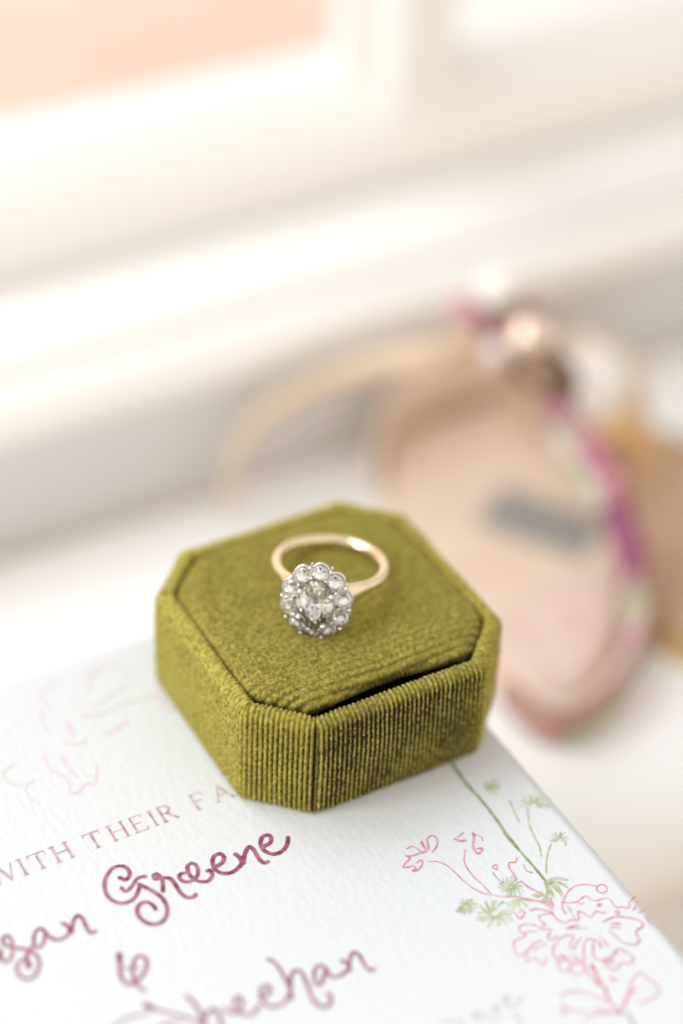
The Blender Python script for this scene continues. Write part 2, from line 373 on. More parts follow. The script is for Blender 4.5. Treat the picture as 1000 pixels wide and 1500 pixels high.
# "Greene"
k = Ink()
for s_, w_ in (([(120, 286), (148, 296), (168, 272), (155, 240), (122, 229), (82, 242), (52, 285), (45, 330), (60, 375), (97, 404), (142, 410), (182, 393), (206, 360), (217, 322)], 6.4),
               ([(128, 337), (150, 352), (176, 330), (205, 290), (243, 279)], 6.2),
               ([(212, 318), (258, 340), (310, 372), (343, 412), (350, 458), (330, 498), (290, 514), (246, 504), (212, 474), (204, 440), (222, 412), (255, 406), (284, 424), (294, 440)], 6.6),
               ([(330, 352), (329, 320), (324, 292), (304, 270), (284, 275), (292, 292), (322, 288), (364, 290), (390, 320), (414, 358), (446, 382), (478, 380), (489, 369)], 6.6),
               ([(300, 268), (285, 280), (305, 285)], 7.0),
               ([(434, 264), (413, 270), (412, 292), (440, 306), (478, 298), (500, 268), (494, 230), (470, 216), (450, 232), (456, 266), (484, 294), (520, 306), (553, 300), (570, 274), (560, 250), (546, 254)], 6.2),
               ([(597, 228), (622, 208), (626, 182), (605, 169), (580, 181), (571, 210), (585, 245), (620, 265), (665, 260), (700, 234), (722, 205)], 6.6),
               ([(684, 172), (704, 188), (716, 214)], 7.4),
               ([(722, 216), (728, 172), (748, 136), (772, 150), (795, 190), (820, 213), (841, 208)], 6.6),
               ([(824, 132), (852, 116), (856, 88), (836, 78), (813, 90), (806, 120), (825, 155), (870, 171), (911, 156), (934, 125), (939, 90)], 6.6)):
    k.stroke(z2(s_), w_)
k.build('script_name', m_plum)
k = Ink()
for s_, w_ in (([(-60, 960), (-40, 1050), (-10, 1060), (5, 1000), (8, 1050), (35, 1077), (65, 1058), (76, 1010), (70, 952), (45, 923), (20, 936), (22, 965), (48, 985), (92, 995), (140, 1001), (180, 1012), (224, 1050), (232, 1102), (205, 1158), (160, 1178), (115, 1155), (101, 1110), (120, 1072), (150, 1062), (166, 1080), (170, 1108)], 5.0),
               ([(158, 1070), (162, 1030), (178, 1000), (204, 985)], 6.0), ([(168, 1085), (171, 1105)], 8.5),
               ([(266, 900), (240, 881), (211, 900), (199, 950), (211, 989), (240, 989), (261, 950), (268, 905), (292, 931), (340, 948), (386, 930), (416, 893)], 5.2),
               ([(368, 850), (400, 868), (414, 905)], 6.5),
               ([(420, 908), (432, 840), (456, 805), (485, 825), (506, 870), (530, 905), (562, 897)], 5.6)):
    k.stroke(z1(s_), w_)
k.build('script_name', m_plum)
k = Ink()
k.stroke(z1([(701, 1035), (704, 1080), (704, 1140), (722, 1185), (757, 1209), (797, 1193), (840, 1150), (861, 1100), (850, 1052), (820, 1041), (791, 1062), (779, 1110), (782, 1170), (806, 1215), (850, 1245)]), 5.2)
k.stroke(z1([(700, 1035), (702, 1070)]), 8.5); k.stroke(z1([(706, 1110), (760, 1116), (818, 1110)]), 2.8); k.stroke(z1([(775, 1195), (800, 1205)]), 6.0)
k.build('ampersand', m_plum)
k = Ink()
for s_, w_ in (([(134, 256), (158, 268)], 8.0), ([(10, 345), (40, 318), (85, 298), (140, 288)], 3.2),
               ([(158, 272), (205, 280), (260, 295), (310, 312), (350, 345), (330, 400), (240, 420), (160, 380), (200, 330), (260, 320)], 4.0),
               ([(283, 222), (310, 248), (335, 290), (348, 345), (340, 400)], 5.0), ([(345, 335), (356, 290), (382, 270), (402, 290), (412, 330), (430, 360)], 5.0),
               ([(425, 266), (440, 286), (470, 280), (488, 255), (480, 228), (463, 230), (458, 260), (480, 286), (515, 292), (540, 275), (546, 258)], 4.8),
               ([(562, 226), (584, 214), (590, 195), (575, 183), (558, 195), (555, 225), (575, 255), (610, 262), (642, 245), (662, 212)], 4.8),
               ([(580, 88), (605, 100), (630, 135), (655, 180), (669, 232)], 4.8),
               ([(662, 205), (666, 150), (685, 128), (706, 140), (726, 185), (746, 235), (780, 264), (805, 255), (812, 230), (800, 212)], 5.0),
               ([(792, 120), (766, 110), (750, 140), (755, 175), (772, 182), (786, 150), (792, 124), (810, 150), (840, 152), (872, 128)], 5.0),
               ([(850, 93), (872, 104), (880, 130)], 5.6), ([(878, 128), (881, 86), (896, 62), (916, 76), (935, 110), (953, 128), (970, 124)], 5.0)):
    k.stroke(z3(s_), w_)
k.build('script_name', m_plum)
k = Ink()
for s_ in ([(274, 246), (290, 236), (290, 222), (278, 217), (272, 240), (290, 262), (320, 255), (345, 220)], [(246, 262), (229, 265), (228, 284), (242, 281), (247, 262), (245, 300), (225, 320)],
           [(176, 285), (156, 285), (148, 300), (160, 312), (175, 300), (178, 285), (188, 306), (210, 296)], [(20, 330), (50, 318), (72, 330), (95, 318), (122, 322)], [(298, 298), (330, 308), (338, 336)]):
    k.stroke(z6(s_), 3.0)
k.build('small_script', m_grey)

# "WITH THEIR FAMILIES" in small serif capitals, built on the card's own straight line
H = 3.45
GL = {'W': ([((0, 1), (.34, 0), 1), ((.34, 0), (.62, 1), 0), ((.62, 1), (.94, 0), 1), ((.94, 0), (1.25, 1), 0)], 1.25),
      'I': ([((.1, 0), (.1, 1), 1)], .2), 'T': ([((.4, 0), (.4, 1), 1), ((0, 1), (.8, 1), 0), ((0, 1), (-.02, .82), 0), ((.8, 1), (.82, .82), 0)], .8),
      'H': ([((.1, 0), (.1, 1), 1), ((.75, 0), (.75, 1), 1), ((.1, .53), (.75, .53), 0)], .85),
      'E': ([((.1, 0), (.1, 1), 1), ((.1, 1), (.62, 1), 0), ((.1, .53), (.5, .53), 0), ((.1, 0), (.66, 0), 0), ((.62, 1), (.63, .83), 0), ((.66, 0), (.69, .18), 0)], .7),
      'R': ([((.1, 0), (.1, 1), 1), ((.1, 1), (.45, 1), 0), ((.45, 1), (.62, .77), 1), ((.62, .77), (.45, .52), 1), ((.45, .52), (.1, .52), 0), ((.35, .52), (.74, 0), 1)], .75),
      'F': ([((.1, 0), (.1, 1), 1), ((.1, 1), (.62, 1), 0), ((.1, .53), (.5, .53), 0), ((.62, 1), (.63, .83), 0)], .62),
      'A': ([((0, 0), (.4, 1), 0), ((.4, 1), (.8, 0), 1), ((.14, .36), (.66, .36), 0)], .8),
      'M': ([((.1, 0), (.12, 1), 0), ((.12, 1), (.5, .1), 1), ((.5, .1), (.88, 1), 0), ((.88, 1), (.9, 0), 1)], 1.0),
      'L': ([((.1, 0), (.1, 1), 1), ((.1, 0), (.6, 0), 0), ((.6, 0), (.63, .18), 0)], .62),
      'S': ([((.55, .8), (.3, 1), 0), ((.3, 1), (.08, .78), 1), ((.08, .78), (.52, .28), 1), ((.52, .28), (.28, 0), 1), ((.28, 0), (.02, .2), 0)], .6)}
SER = {'I': [.1], 'T': [.4], 'H': [.1, .75], 'E': [.1], 'R': [.1], 'F': [.1], 'A': [0, .8], 'M': [.1, .9], 'L': [.1]}
centres = [('W', 3, 1282), ('I', 33, 1270), ('T', 57, 1260), ('H', 91, 1249), ('T', 136, 1228), ('H', 172, 1216), ('E', 201, 1204), ('I', 222, 1196), ('R', 243, 1189), ('F', 288, 1170), ('A', 322, 1158)]
pos = [(c, unproj(px, py, CZ)[0]) for c, px, py in centres]
lx = pos[-1][1]
for c, dx in (('M', 4.6), ('I', 8.3), ('L', 10.8), ('I', 13.4), ('E', 16.0), ('S', 19.2)): pos.append((c, lx+dx))
k = Ink()
for c, cx in pos:
    g, wd = GL[c]; yb = -14.85
    for (p, q, th) in g:
        k.stroke([(cx+(p[0]-wd/2)*H, yb+p[1]*H), (cx+(q[0]-wd/2)*H, yb+q[1]*H)], 0.40 if th else 0.17, 5, 0.15, True)
    for sx in SER.get(c, []):
        k.stroke([(cx+(sx-wd/2)*H-.42, yb), (cx+(sx-wd/2)*H+.42, yb)], 0.16, 4, 0.1, True)
        if c in 'IH': k.stroke([(cx+(sx-wd/2)*H-.42, yb+H), (cx+(sx-wd/2)*H+.42, yb+H)], 0.16, 4, 0.1, True)
k.build('capital_lettering', m_plum_soft)

# flower drawing on the right
k = Ink()
for s_ in ([(382, 235), (400, 190), (432, 148), (480, 121), (540, 118), (600, 128)], [(605, 150), (620, 122), (652, 118), (676, 150), (650, 172), (616, 165), (604, 148)],
           [(385, 236), (440, 238), (480, 230), (510, 205), (540, 195), (570, 220), (610, 223), (660, 208), (700, 222), (720, 256), (745, 270), (782, 264), (802, 276), (826, 262), (820, 240), (842, 216), (862, 200)],
           [(850, 287), (865, 265), (882, 228)], [(884, 306), (916, 290)], [(930, 335), (960, 345)], [(940, 356), (970, 378), (1000, 402)],
           [(310, 310), (270, 315), (228, 325), (226, 350), (264, 384), (236, 398), (236, 416), (300, 416), (286, 450), (281, 480), (302, 486), (346, 462)],
           [(310, 310), (350, 356), (400, 371), (432, 354), (486, 350), (480, 298), (520, 310), (566, 334), (600, 297), (640, 306), (666, 300)],
           [(214, 400), (180, 386), (130, 382), (96, 395), (93, 420), (112, 440), (160, 431), (210, 431)], [(112, 440), (132, 460), (90, 480), (55, 502), (60, 545), (76, 585), (102, 590), (140, 560), (190, 510), (236, 490)],
           [(272, 512), (222, 530), (186, 560)], [(190, 516), (150, 560), (136, 600), (140, 630), (180, 612), (210, 616), (240, 652), (262, 640), (266, 600)],
           [(456, 460), (400, 455), (350, 490), (316, 540), (318, 590), (350, 620), (350, 660), (376, 692), (410, 690), (431, 660), (416, 622), (370, 582)],
           [(430, 590), (470, 600), (500, 630), (521, 670), (500, 712), (460, 715), (430, 690), (440, 650)], [(455, 620), (490, 630), (480, 652), (456, 641), (462, 620)],
           [(455, 465), (436, 500), (425, 546)], [(500, 470), (470, 510), (450, 550)], [(521, 700), (520, 600), (518, 540), (531, 495), (560, 478), (596, 490), (625, 510), (636, 541)],
           [(585, 490), (580, 550), (591, 600), (640, 621), (700, 602), (720, 570), (730, 552)], [(724, 562), (760, 545), (800, 570), (841, 600), (846, 630), (800, 643), (760, 640), (750, 670), (710, 686), (670, 660), (660, 632)],
           [(660, 620), (700, 600), (716, 640), (682, 642), (660, 612), (700, 625)], [(350, 610), (375, 590), (390, 620), (360, 630)], [(715, 580), (735, 560), (740, 585)], [(620, 465), (650, 490), (682, 531)],
           [(690, 425), (730, 460), (780, 502), (850, 519), (886, 500), (886, 480), (865, 431), (906, 400), (911, 375), (870, 351), (800, 336), (740, 330), (690, 345), (650, 366)],
           [(700, 382), (730, 377), (760, 380)], [(700, 405), (735, 403), (762, 408)], [(400, 412), (440, 396), (482, 388)], [(412, 412), (452, 407), (492, 413)],
           [(376, 240), (380, 280), (400, 311)], [(410, 262), (428, 282)], [(160, 292), (200, 280), (260, 290), (312, 305)], [(0, 201), (60, 198), (130, 212), (200, 225), (260, 240), (312, 282)],
           [(105, 95), (150, 135), (200, 160), (250, 190), (300, 222), (315, 262)], [(270, 230), (300, 236), (290, 250)], [(20, 0), (50, 45), (70, 86)], [(125, 0), (145, 30), (180, 36)], [(60, 300), (95, 345), (126, 310), (110, 285), (90, 302)],
           [(480, 232), (500, 250), (520, 240)], [(608, 255), (630, 245), (630, 262), (612, 258)], [(725, 300), (745, 292), (755, 308), (735, 312)]):
    k.stroke(z5(s_), 2.0, 7, 0.25)
    if len(s_) > 3: k.stroke(z5([(x_+random.uniform(-5, 5), y_+random.uniform(-4, 4)) for x_, y_ in s_]), 0.9, 7, 0.4)
for s_, w_ in (([(192, 240), (236, 216), (226, 150), (265, 120), (300, 150), (296, 200), (266, 240)], 2.6), ([(186, 165), (200, 200), (226, 226)], 4.2), ([(72, 268), (110, 270), (160, 255), (216, 240)], 2.8), ([(80, 216), (115, 200), (156, 220), (192, 250)], 2.2),
               ([(76, 272), (100, 286), (62, 330), (54, 355), (95, 350), (120, 340), (141, 360), (120, 381), (160, 371), (191, 330), (181, 300), (150, 322)], 2.6),
               ([(430, 145), (462, 160), (506, 156)], 4.0), ([(452, 132), (490, 100)], 2.2), ([(560, 100), (570, 140), (560, 190), (580, 240), (610, 250), (631, 216), (592, 216)], 3.4), ([(570, 112), (620, 130), (631, 160)], 1.8),
               ([(240, 311), (300, 312), (370, 340), (430, 390), (490, 450), (560, 505), (630, 541), (700, 556), (790, 568), (870, 565), (950, 586), (1000, 596)], 1.7), ([(505, 225), (497, 310), (540, 390), (600, 455), (640, 490), (690, 546)], 1.8),
               ([(700, 352), (731, 334), (736, 370), (706, 356)], 2.6), ([(705, 390), (740, 435), (776, 471)], 1.7), ([(885, 280), (870, 315), (825, 321), (831, 365), (865, 410), (880, 451)], 1.9), ([(930, 330), (945, 370), (990, 396)], 1.6)):
    k.stroke(z4(s_), w_, 7, 0.2)
for s_, w_ in (([(626, 95), (640, 118), (652, 150), (666, 176)], 5.5), ([(680, 182), (695, 230), (720, 265), (752, 286)], 3.6), ([(760, 265), (775, 210), (790, 160), (822, 125), (850, 145), (880, 166), (901, 196), (880, 226), (822, 250)], 2.0), ([(757, 268), (775, 220), (806, 186)], 3.0), ([(500, 216), (540, 203), (600, 205), (650, 225), (702, 246)], 2.0),
               ([(640, 275), (680, 281), (742, 291)], 3.4), ([(505, 255), (521, 290), (504, 297)], 2.4), ([(511, 265), (560, 280), (612, 281)], 1.6), ([(600, 316), (640, 296), (702, 290)], 1.8), ([(704, 142), (714, 156), (728, 150)], 2.6), ([(600, 95), (620, 140), (662, 180)], 1.8)):
    k.stroke(z6(s_), w_, 7, 0.2)
k.build('pink_flower_drawing', m_pink)
k = Ink()
def fan(cx, cy, n, a0, a1, r0, r1, w_=1.5, sq=0.75):
    for i in range(n):
        a = math.radians(a0+(a1-a0)*(i+.5)/n+random.uniform(-4, 4)); r = random.uniform(.85, 1.1)*r1
        b = a+random.uniform(.1, .35)
        P = [(cx+r0*math.cos(a), cy+sq*r0*math.sin(a)), (cx+(r0+r)/2*math.cos(a-.12), cy+sq*(r0+r)/2*math.sin(a-.12)), (cx+r*math.cos(b-.15), cy+sq*r*math.sin(b-.15))]
        k.stroke(P, w_, 5, 0.3)
fan(797, 1290, 11, -15, 95, 3, 33, 1.7, .95); fan(748, 1300, 14, 0, 360, 3, 19, 1.6); fan(755, 1316, 9, 10, 150, 3, 22, 1.5); fan(724, 1338, 20, -20, 300, 6, 27, 1.7)
fan(683, 1328, 13, -160, 160, 3, 16, 1.6); fan(676, 1326, 5, 60, 140, 3, 16, 1.5); fan(788, 1305, 8, 40, 140, 2, 13, 1.6); fan(819, 1230, 10, 150, 420, 3, 15, 1.6); fan(782, 1180, 11, 170, 400, 5, 24, 1.9); fan(720, 1152, 9, 0, 360, 2, 14, 2.4)
for s_ in ([(600, 382), (610, 480), (640, 560), (680, 640), (692, 702)], [(757, 620), (736, 680), (725, 740), (726, 812)], [(480, 332), (520, 420), (542, 471)]): k.stroke(z7(s_), 2.0)
k.stroke(z6([(770, 290), (785, 312), (800, 345)]), 4.5); k.stroke(z5([(425, 285), (450, 326), (482, 362)]), 1.6); k.stroke(z5([(500, 406), (545, 406)]), 1.4)
k.build('green_leaf_drawing', m_green)
k = Ink()
k.stroke(z7([(60, 20), (100, 90), (170, 190), (260, 290), (350, 400), (430, 510), (482, 590), (560, 680), (640, 770), (716, 862)]), 3.8, 8, 0.25)
k.stroke(z7([(90, 60), (172, 192), (262, 300)]), 6.0, 8, 0.25, False, 0.6); k.stroke(z7([(430, 520), (480, 585), (540, 655)]), 5.5, 8, 0.25, False, 0.6)
k.build('flower_stem_drawing', m_green_dark)
k = Ink()
for s_, w_ in (([(506, 168), (502, 192)], 6), ([(490, 330), (545, 346)], 5), ([(384, 388), (406, 442)], 7), ([(370, 490), (440, 500), (482, 480)], 3.5), ([(596, 440), (650, 422), (712, 370)], 5.5), ([(350, 570), (390, 640), (436, 682)], 4), ([(240, 310), (230, 360), (270, 422)], 3),
               ([(250, 560), (280, 640), (370, 690), (400, 770), (440, 770), (490, 720), (535, 720), (546, 620)], 3), ([(470, 110), (640, 60), (762, 120)], 2.5), ([(320, 150), (220, 230), (290, 292)], 2.5), ([(886, 200), (930, 290), (965, 310)], 6), ([(560, 70), (500, 150)], 2.5), ([(720, 160), (600, 250), (520, 292)], 2.5)):
    k.stroke(z8(s_), w_)
k.build('faint_flower_drawing', m_pink_soft)
k = Ink()
k.stroke(z8([(80, 610), (30, 650), (20, 682), (60, 720), (120, 731)]), 2.5); k.stroke(z8([(186, 705), (145, 740), (155, 790), (192, 822)]), 2.5); k.stroke(z8([(470, 342), (600, 320), (700, 270), (880, 230)]), 2.6)
k.build('faint_stem_drawing', m_green_soft)

# a shallow white box under the invitation lifts it off the sill
keep = empty('keepsake_box', (-45, -58, -73.4), 'plain white lidded keepsake box underneath the invitation, lifting it above the sill', 'box')
def rbox(x0, x1, y0, y1, z0, z1, r=1.5):
    bm = bmesh.new(); bmesh.ops.create_cube(bm, size=1)
    for v_ in bm.verts: v_.co = Vector((x0+(v_.co.x+.5)*(x1-x0), y0+(v_.co.y+.5)*(y1-y0), z0+(v_.co.z+.5)*(z1-z0)))
    bmesh.ops.bevel(bm, geom=bm.edges[:], offset=r, segments=3, affect='EDGES', profile=.5)
    bm.verts.index_update(); V_ = [tuple(v_.co) for v_ in bm.verts]; F_ = [tuple(v_.index for v_ in f_.verts) for f_ in bm.faces]; bm.free(); return V_, F_
a_ = Acc(); a_.add(*rbox(-97, 3, -135, 13, -73.4, -34)); a_.build('tray', m_frame, keep, False)
a_ = Acc(); a_.add(*rbox(-98.2, 4.2, -136.2, 14.2, -42, -21.15)); a_.build('lid', m_frame, keep, False)

# ------------------------------------------------------------------ ring box
box = empty('ring_box', (0, 0, CZ), 'octagonal olive green corduroy velvet ring box standing on the invitation', 'ring box')
AO, KO = 25.0, 16.0
DS = [AO if i % 2 == 0 else (AO+KO)/math.sqrt(2) for i in range(8)]
NA = [math.radians(45*i) for i in range(8)]
def octo(d, r, per_mm=14.0, arcn=14):
    """points round the octagon inset by d with corner radius r, always the same count"""
    D = [x-d for x in DS]; Vt = []
    for i in range(8):
        a, b = NA[i], NA[(i+1) % 8]
        A = np.array([[math.cos(a), math.sin(a)], [math.cos(b), math.sin(b)]]); Vt.append(np.linalg.solve(A, [D[i], D[(i+1) % 8]]))
    tt = r*math.tan(math.radians(22.5)); pts = []; nr = []; sid = []
    for i in range(8):
        n = np.array([math.cos(NA[i]), math.sin(NA[i])]); t = np.array([-n[1], n[0]])
        p = Vt[i-1]+t*tt; q = Vt[i]-t*tt
        cnt = int((32 if i % 2 == 0 else 12.7)*per_mm)
        for s in np.linspace(0, 1, cnt): pts.append(p+(q-p)*s); nr.append(n); sid.append(i)
        n2 = np.array([math.cos(NA[(i+1) % 8]), math.sin(NA[(i+1) % 8])]); c = q-n*r
        for j in range(1, arcn):
            a = NA[i]+math.radians(45)*j/arcn; m = np.array([math.cos(a), math.sin(a)]); pts.append(c+m*r); nr.append(m); sid.append(i)
    return np.array(pts), np.array(nr), np.array(sid)
prof = []      # (inset, z, nx(outward), nz)
for z_ in np.linspace(-20.5, -19.6, 5): a = (z_+20.5)/.9; prof.append((0.7*(1-math.sqrt(max(0, 1-(1-a)**2))), z_, 1, 0))
for z_ in np.linspace(-19.4, -2.0, 143): prof.append((0.0, z_, 1, 0))
for a in np.linspace(0, 90, 14): prof.append((1.9-1.9*math.cos(math.radians(a)), -1.9+1.9*math.sin(math.radians(a)), math.cos(math.radians(a)), math.sin(math.radians(a))))
for d_ in (1.95, 2.0): prof.append((d_, 0, 0, 1))
for a in np.linspace(0, 90, 9): prof.append((2.05+.85*math.sin(math.radians(a)), -.9+.9*math.cos(math.radians(a)), -math.sin(math.radians(a)), math.cos(math.radians(a))))
for z_ in (-1.8, -2.6, -4.6, -8.0, -13.0): prof.append((2.9, z_, -1, 0))
base_pts, base_n, sid = octo(0, 2.0)
seg = np.linalg.norm(np.roll(base_pts, -1, 0)-base_pts, axis=1); S = np.concatenate([[0], np.cumsum(seg)[:-1]]); TOT = seg.sum()
nr_ = round(TOT/0.86); PH = S/TOT*nr_
# seam position: between side 5 (front cut) and side 6 (front)
i5 = np.where(sid == 6)[0][0]; s_seam = S[i5]-0.9
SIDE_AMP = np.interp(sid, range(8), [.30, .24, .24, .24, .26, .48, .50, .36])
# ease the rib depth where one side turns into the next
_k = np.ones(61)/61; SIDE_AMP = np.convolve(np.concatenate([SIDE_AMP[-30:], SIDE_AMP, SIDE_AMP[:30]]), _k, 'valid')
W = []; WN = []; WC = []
KS = np.interp(sid, range(8), [.25, .16, .16, .16, .20, .85, 1.0, .9]); KS = np.convolve(np.concatenate([KS[-30:], KS, KS[:30]]), _k, 'valid')  # front sides get more of the painted rib shade
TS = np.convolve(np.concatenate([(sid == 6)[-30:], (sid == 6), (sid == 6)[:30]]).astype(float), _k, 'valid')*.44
def sstep(x, a, b): t = np.clip((x-a)/(b-a), 0, 1); return t*t*(3-2*t)
for (d_, z_, nx, nz) in prof:
    P, Nn, _ = octo(d_, max(2.0-d_, 0.25))
    up = np.array([0, 0, 1.])
    n3 = np.column_stack([Nn*nx, np.full(len(P), nz)])
    rib = np.abs(np.sin(np.pi*PH+0.35*vn(S*0.5, np.full_like(S, z_*0.12), 3)))**1.7
    amp = SIDE_AMP*(0.8+0.7*vn(S*0.16, np.full_like(S, z_*0.2), 5))
    disp = amp*(rib-0.70)*(0.6+0.4*min(1, max(0, -z_/1.5)))+0.12*vn(S*2.6, np.full_like(S, z_*2.2), 1)+0.17*vn(S*5.5, np.full_like(S, z_*5.0+40), 2)+0.35*vn(S*.11, np.full_like(S, z_*.11), 4)+0.14*vn(S*.4, np.full_like(S, z_*.4+9), 5)
    for so, dep, wd in ((s_seam, 1.1, .36), (s_seam-1.15, .25, .22), (s_seam+.95, .22, .22)):
        ds = (S-so+TOT/2) % TOT-TOT/2; disp -= dep*np.exp(-(ds/wd)**2)
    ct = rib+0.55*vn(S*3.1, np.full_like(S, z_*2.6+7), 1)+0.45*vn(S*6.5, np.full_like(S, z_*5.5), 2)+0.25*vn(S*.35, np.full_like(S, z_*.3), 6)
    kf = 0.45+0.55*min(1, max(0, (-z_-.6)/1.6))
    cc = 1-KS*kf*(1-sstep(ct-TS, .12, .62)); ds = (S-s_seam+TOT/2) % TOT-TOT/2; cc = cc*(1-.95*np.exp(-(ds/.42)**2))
    if z_ < -1.5 and d_ > 2: cc = cc*0+.25  # gap shade put into the colour of the inner rim wall
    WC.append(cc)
    # slight sag: the sides bow out a little
    disp += 0.25*math.sin(math.pi*min(1, max(0, (z_+20.6)/20)))
    W.append(np.column_stack([P, np.full(len(P), z_)])+n3*disp[:, None]); WN.append(n3)
W = np.stack(W, 1); WN = np.stack(WN, 1)       # (nu, nv, 3)
nu, nv = W.shape[:2]
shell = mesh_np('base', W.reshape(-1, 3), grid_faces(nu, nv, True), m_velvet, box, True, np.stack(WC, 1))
# underside
a_ = Acc(); bt = W[::30, 0, :]; a_.add([tuple(p) for p in bt], [tuple(range(len(bt)))[::-1]]); a_.build('underside', m_velvet, box, False)
# lid cushion
def pad_e(x, y):
    es = []
    for i in range(8):
        ins = 3.1
        if i == 6:  # front: the lid pulls away from the rim in the middle
            u = np.clip((x+17)/34, 0, 1); ins = 3.7+2.1*np.sin(np.pi*u)**0.8
        if i == 5: ins = 4.0
        es.append(DS[i]-ins-(x*math.cos(NA[i])+y*math.sin(NA[i])))
    es = np.stack(es); kk = 0.7
    return -kk*np.log(np.exp(-es/kk).sum(0))
def pad_z(x, y):
    e = pad_e(x, y); fr = np.clip((-y-12)/8, 0, 1)
    bw = 1.6+0.7*fr+2.8*np.clip((y-4)/12, 0, 1); t = np.clip(e/bw, 0, 1)
    z = 0.35+0.75*np.clip(e/14, 0, 1)**.7-0.5*fr*(1-np.clip(e/7, 0, 1))-(1.5+.3*fr)*(1-np.sqrt(1-(1-t)**2))
    z = np.where(e < 0, z+e*22, z)
    # a soft crease ridge just inside the edge
    z += 0.18*np.exp(-((e-3.4)/1.1)**2)
    ribm = 0.5+0.5*np.clip((-y-4)/14, 0, 1)*(1.2+.8*vn(x*.2, y*.2, 6))
    z += 0.11*ribm*(np.abs(np.sin(np.pi*(y/1.35+0.12*vn(x*.12, y*.1, 3))))-.5)
    z += 0.15*vn(x*2.4, y*2.8, 1)+0.15*vn(x*5.5, y*6, 2)+0.30*vn(x*.14+9, y*.14, 4)+0.16*vn(x*.45+3, y*.5, 5)
    return z
g = np.arange(-23.0, 23.01, 0.11); X, Y = np.meshgrid(g, g, indexing='ij'); E_ = pad_e(X, Y); Zp = pad_z(X, Y)
ok = E_ > 0.30
idx = -np.ones(X.shape, int); idx[ok] = np.arange(ok.sum())
q = np.stack([idx[:-1, :-1], idx[1:, :-1], idx[1:, 1:], idx[:-1, 1:]], -1).reshape(-1, 4); q = q[(q >= 0).all(1)]
PV = np.column_stack([X[ok], Y[ok], Zp[ok]])
def pad_shade_mask(x, y):
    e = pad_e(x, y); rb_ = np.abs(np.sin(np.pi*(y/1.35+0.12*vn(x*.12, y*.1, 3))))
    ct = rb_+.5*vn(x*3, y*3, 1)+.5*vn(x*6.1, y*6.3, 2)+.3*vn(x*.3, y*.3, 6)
    near = np.exp(-np.clip(e, 0, 9)/2.2)*np.clip((-y-8)/8, 0, 1); K = np.clip(.16+.16*np.clip((-y-4)/14, 0, 1)+.55*near, 0, 1)  # painted shade grows towards the lid's front edge
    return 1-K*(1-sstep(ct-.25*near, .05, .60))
pad = mesh_np('lid_cushion', PV, q, m_velvet, box, True, pad_shade_mask(PV[:, 0], PV[:, 1]))
# rolled lip of the lid with its undercut
LN = 2400; la = np.linspace(0, 2*np.pi, LN, endpoint=False); cA, sA = np.cos(la), np.sin(la)
def at_e(target):
    lo, hi = np.zeros(LN), np.full(LN, 32.0)
    for _ in range(40):
        mid = (lo+hi)/2; ins_ = pad_e(cA*mid, sA*mid) > target; lo = np.where(ins_, mid, lo); hi = np.where(ins_, hi, mid)
    return lo
rows = []
r5 = at_e(0.55); r0 = at_e(0.0); z5 = pad_z(cA*r5, sA*r5); sl = la*22.0
for (t_, dz, ) in ((0, 0.0), (.45, -.22), (.8, -.55), (1.0, -.95), (1.0, -1.35), (.8, -1.7), (.2, -2.0), (-1.5, -2.2), (-6, -2.3)):
    r_ = r5+(r0-r5)*t_+0.10*vn(sl*2.2, np.full(LN, dz*3+5), 1)*(t_ > 0)+0.08*vn(sl*5, np.full(LN, dz*6+9), 2)*(t_ > 0)
    rows.append(np.column_stack([cA*r_, sA*r_, z5+dz+(0.02 if t_ == 0 else 0)]))
LP = np.stack(rows, 1); mesh_np('lid_lip', LP.reshape(-1, 3), grid_faces(LN, LP.shape[1], True)[:, ::-1], m_velvet, box, True, np.stack([pad_shade_mask(r[:, 0], r[:, 1])*f_ for r, f_ in zip(rows, (1, .9, .8, .6, .4, .2, .1, .1, .1))], 1))  # painted shade deepens down the lip
# floor of the gap
P, _, _ = octo(2.6, .3); a_ = Acc(); P = P[::20]; a_.add([(p[0], p[1], -12.5) for p in P], [tuple(range(len(P)))]); a_.build('recess_floor', m_velvet, box, False)
# the velvet pile: short fibres over base and lid
def pile(Pts, Nrm, ln, lean, seedd):
    r = np.random.default_rng(seedd); n = len(Pts)
    d = Nrm+lean+r.normal(0, .38, (n, 3)); d /= np.linalg.norm(d, axis=1)[:, None]
    s = np.cross(d, r.normal(0, 1, (n, 3))); s /= np.linalg.norm(s, axis=1)[:, None]+1e-9
    L_ = ln*r.uniform(.5, 1.3, n)[:, None]; wd = .036*r.uniform(.7, 1.5, n)[:, None]
    b = Pts-Nrm*.04
    return np.stack([b-s*wd, b+s*wd, b+d*L_], 1).reshape(-1, 3)
gi = rng.integers(0, nu, 330000); gj = rng.integers(4, nv-7, 330000)
_rb = np.abs(np.sin(np.pi*PH[gi])); _kp = (_rb > .72) | (SIDE_AMP[gi] < .45)*(rng.random(330000) < .5); gi, gj = gi[_kp][:90000], gj[_kp][:90000]
frac = rng.random((len(gi), 1)); A0 = W[gi, gj]; A1 = W[(gi+1) % nu, np.minimum(gj+1, nv-1)]
v1 = pile(A0+(A1-A0)*frac, WN[gi, gj], .22, np.array([0, 0, -.25]), 5)
n2 = 210000; xs = rng.uniform(-24, 24, n2*2); ys = rng.uniform(-24, 24, n2*2); ee = pad_e(xs, ys); kk_ = (ee > .25)
xs, ys = xs[kk_][:n2], ys[kk_][:n2]; zs = pad_z(xs, ys)
hx = (pad_z(xs+.4, ys)-pad_z(xs-.4, ys))/.8; hy = (pad_z(xs, ys+.4)-pad_z(xs, ys-.4))/.8
NN = np.column_stack([-hx, -hy, np.ones_like(hx)]); NN /= np.linalg.norm(NN, axis=1)[:, None]
